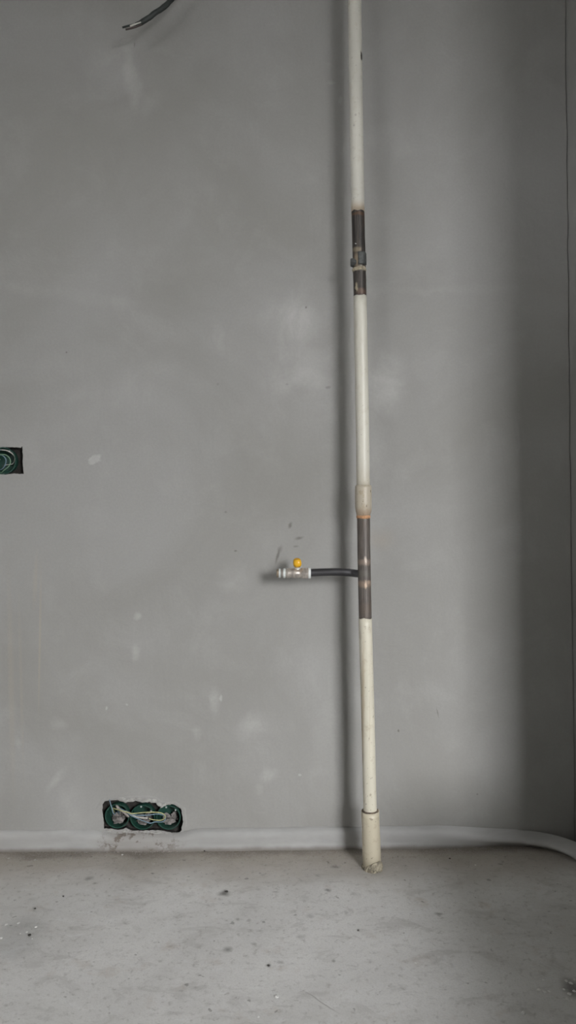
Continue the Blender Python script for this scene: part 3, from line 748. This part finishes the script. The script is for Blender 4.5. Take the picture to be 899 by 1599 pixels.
wire([(163, 152, -.003), (172, 185, -.007), (184, 225, -.009), (194, 262, -.007), (206, 272, .000), (215, 258, .015), (228, 255, .036)], .0013, M_wb, 'pale blue wire hooked over the top left of the low recess', group=GW)
wire([(262, 262, .038), (225, 196, .014), (222, 200, .006), (240, 225, .000), (290, 262, -.003), (318, 288, .002), (300, 280, .02), (280, 275, .040)], .0030, M_dust, 'short grey sheathed cable bent in the left socket box', 'electrical_cable', GW)
def wire_px(pts, r, mat, label, name='electrical_wire', group=None):
    v, f = tube(spline([at(*p) for p in pts], 8), r, 10); return tag(mesh(name, v, f, mat, None, True), label, 'wire', group)
GH = 'wires in the recess at the left edge'
wire_px([(-6, 716, .040), (-12, 728, .025), (-12, 708, .020), (0, 709.5, .012), (10, 711, .010), (16, 718, .010), (14.5, 727, .012), (6, 734.5, .016), (1, 738, .020), (-8, 733, .030), (-4, 724, .040)], .0013, M_pg,
        'pale green wire coiled in the socket box at the left edge', group=GH)
wire_px([(-4, 716, .041), (-9, 722, .030), (-6, 712, .022), (3, 711, .016), (9, 717, .015), (8, 726, .018), (2, 733, .022), (-5, 731, .032), (-4, 721, .041)], .0014, M_wb,
        'blue wire coiled innermost in the socket box at the left edge', group=GH)
wire_px([(0, 718, .042), (-8, 703, .020), (2, 702.5, .010), (12, 704, .007), (20, 709, .006), (23.5, 715, .010), (20, 724, .03), (8, 726, .042)], .0015, M_ww,
        'pale wire end bent along the upper rim of the box at the left edge', group=GH)

# ------------------------------------------------------------------ cable sticking out of the wall at the top
M_sheath = simple('black_cable_sheath', (0.028, 0.034, 0.032), 0.55, vary=0.3, scale=50)
start = at(330, -70, 0.0)
cable = empty('power_cable', start, 'thick black cable with a cut end sticking out at the top edge', 'cable')
cp = spline([at(330, -70, 0.012), at(318, -60, -.012), at(295, -30, -.040), at(268, -1, -.055), at(256, 11, -.062), at(243, 19.5, -.067), at(232, 28, -.070), at(219, 36, -.073), at(211, 39.5, -.075)], 8)
v, f = tube(cp, [.0062] * (len(cp) - 8) + [.0060, .0059, .0058, .0056, .0055, .0054, .0052, .0048], 18, rough=.0010); mesh('sheath', v, f, M_sheath, cable, True)
e0 = cp[-3]
for dx, dy, mat_, lab, ex, ey in ((0, 1.6, M_sheath, 'black insulated core', 191, 43), (1, -1.2, M_ww, 'white insulated core', 203, 40.5), (2, 2.2, simple('brown_insulation', (0.06, 0.045, 0.04), 0.5), 'brown insulated core', 196, 46)):
    a = at(219 + dx, 36 + dy, -.074 - .003 * (dx == 1)); b2 = at(ex, ey, -.080 - .002 * (dx == 1))
    v, f = tube(spline([a, (a + b2) / 2 + Vector((0, 0, .0015 - .0015 * dx)), b2], 6), .0024 if dx != 1 else .0019, 12); mesh('core', v, f, mat_, cable, True)['label'] = lab

# ------------------------------------------------------------------ crumbs on the floor
M_dc = simple('dark_crumb', (0.06, 0.055, 0.05), 0.9, vary=0.3); M_wc = simple('white_plaster_crumb', (0.74, 0.74, 0.72), 0.85, vary=0.1)
def crumb(px, py, wpx, mat, label, group=None, flat=0.45, seed=0):
    p = on_floor(px, py); k = (p.y + DIST) / F; r = wpx * k / 2
    v, f = lump((p.x, p.y, r * flat * .6), r, seed, (1, 1.1, flat), .6, 1)
    return tag(mesh('floor_crumb', v, f, mat), label, 'debris', group)
D = [(99, 1400, 3.5, 'dark crumb inside the pale oval stain at the left of the floor'), (55, 1419, 3.5, 'dark crumb just below the pale oval stain on the left floor'),
     (46, 1461, 5.5, 'dark crumb among the white flecks of the dark round floor stain'), (419, 1508, 5, 'dark crumb lying alone below the centre of the floor'),
     (354, 1393, 6, 'dark crumb on the smear between low socket boxes and pipe foot'), (559, 1453, 3, 'dark crumb below the pipe foot, above the white crumb'),
     (702, 1341, 3.5, 'dark crumb close to the skirting right of the pipe foot'), (319, 1329, 3, 'dark crumb at the wall just right of the low socket boxes')]
for i, (px, py, wd, lb) in enumerate(D): crumb(px, py, wd, M_dc, lb, 'dark crumbs on the floor', seed=i)
W = [(432, 1557, 7.5, 'largest white plaster crumb near the bottom edge left of centre'), (547, 1472, 5.5, 'white plaster crumb on the floor below the pipe foot'),
     (649, 1504, 4.5, 'white plaster crumb right of and below the pipe foot'), (191, 1335, 4, 'white plaster crumb at the wall under the left socket box'),
     (250, 1323.5, 3, 'white plaster crumb at the wall under the right socket box'), (403, 1588, 4, 'white plaster crumb nearest the bottom edge at the centre'),
     (742, 1351, 3.5, 'white plaster crumb in the shade near the right skirting'), (817, 1582, 8, 'white plaster flake near the bottom edge on the right')]
for i, (px, py, wd, lb) in enumerate(W): crumb(px, py, wd, M_wc, lb, 'white crumbs on the floor', flat=.3, seed=i + 20)
FL = ['small white fleck at the top left of the dark round floor stain', 'white fleck at the top centre of the dark round floor stain', 'white fleck in the middle of the dark round floor stain',
      'white fleck at the top right of the dark round floor stain', 'white fleck touching the left photo edge on the dark round stain', 'tiny white fleck left of the crumb on the dark round stain', 'tiny white fleck just below the dark crumb on the round stain']
for i, (px, py, wd) in enumerate([(10, 1444, 5), (29, 1442, 5.5), (42, 1456, 5), (56, 1447.5, 5), (2, 1465, 5), (32, 1458, 3), (50, 1466, 3)]):
    crumb(px, py, wd, M_wc, FL[i], 'white flecks on the dark stain', .25, i + 40)
OR = ['leftmost', 'second from the left', 'third from the left', 'fourth from the left', 'fifth from the left', 'sixth from the left', 'seventh from the left', 'rightmost']
SP = ['left one of the three white splashes in a row, lower right floor', 'middle one of the three white splashes in a row, lower right floor', 'right one of the three white splashes in a row, lower right floor', 'lone white splash just above the row of three, lower right floor']
xs = sorted([884, 891, 897, 880, 889, 896, 885, 893])
SP += ['white splash on the dark patch at the right edge, ' + OR[xs.index(x)] for x in (884, 891, 897, 880, 889, 896, 885, 893)]
for i, (px, py, wd) in enumerate([(841, 1546, 6), (850, 1549, 7), (857, 1548, 5), (848, 1530, 4), (884, 1532, 6), (891, 1536, 7), (897, 1530, 5), (880, 1545, 5), (889, 1552, 7), (896, 1548, 6), (885, 1560, 6), (893, 1563, 5)]):
    crumb(px, py, wd, M_wc, SP[i], 'white splashes in the lower right', .22, i + 60)
# fine grit that nobody could count, swept along the wall
rnd = random.Random(4); allv = []
for i in range(420):
    x = rnd.uniform(-.75, .70); y = -0.022 - abs(rnd.gauss(0, .06)); r = rnd.uniform(.0005, .0014)
    allv.append(lump((x, y, r * .4), r, i, (1, 1, .6), .5, 1))
for i in range(90):
    p = on_floor(rnd.gauss(213, 36), 1322 + abs(rnd.gauss(0, 3))); r = rnd.uniform(.0008, .0022); allv.append(lump((p.x, min(p.y, -.022), r * .4), r, i, (1, 1, .6), .5, 1))
v, f = merge(*allv); tag(mesh('grit', v, f, M_dust), 'fine grit scattered on the floor along the wall', 'grit', kind='stuff')
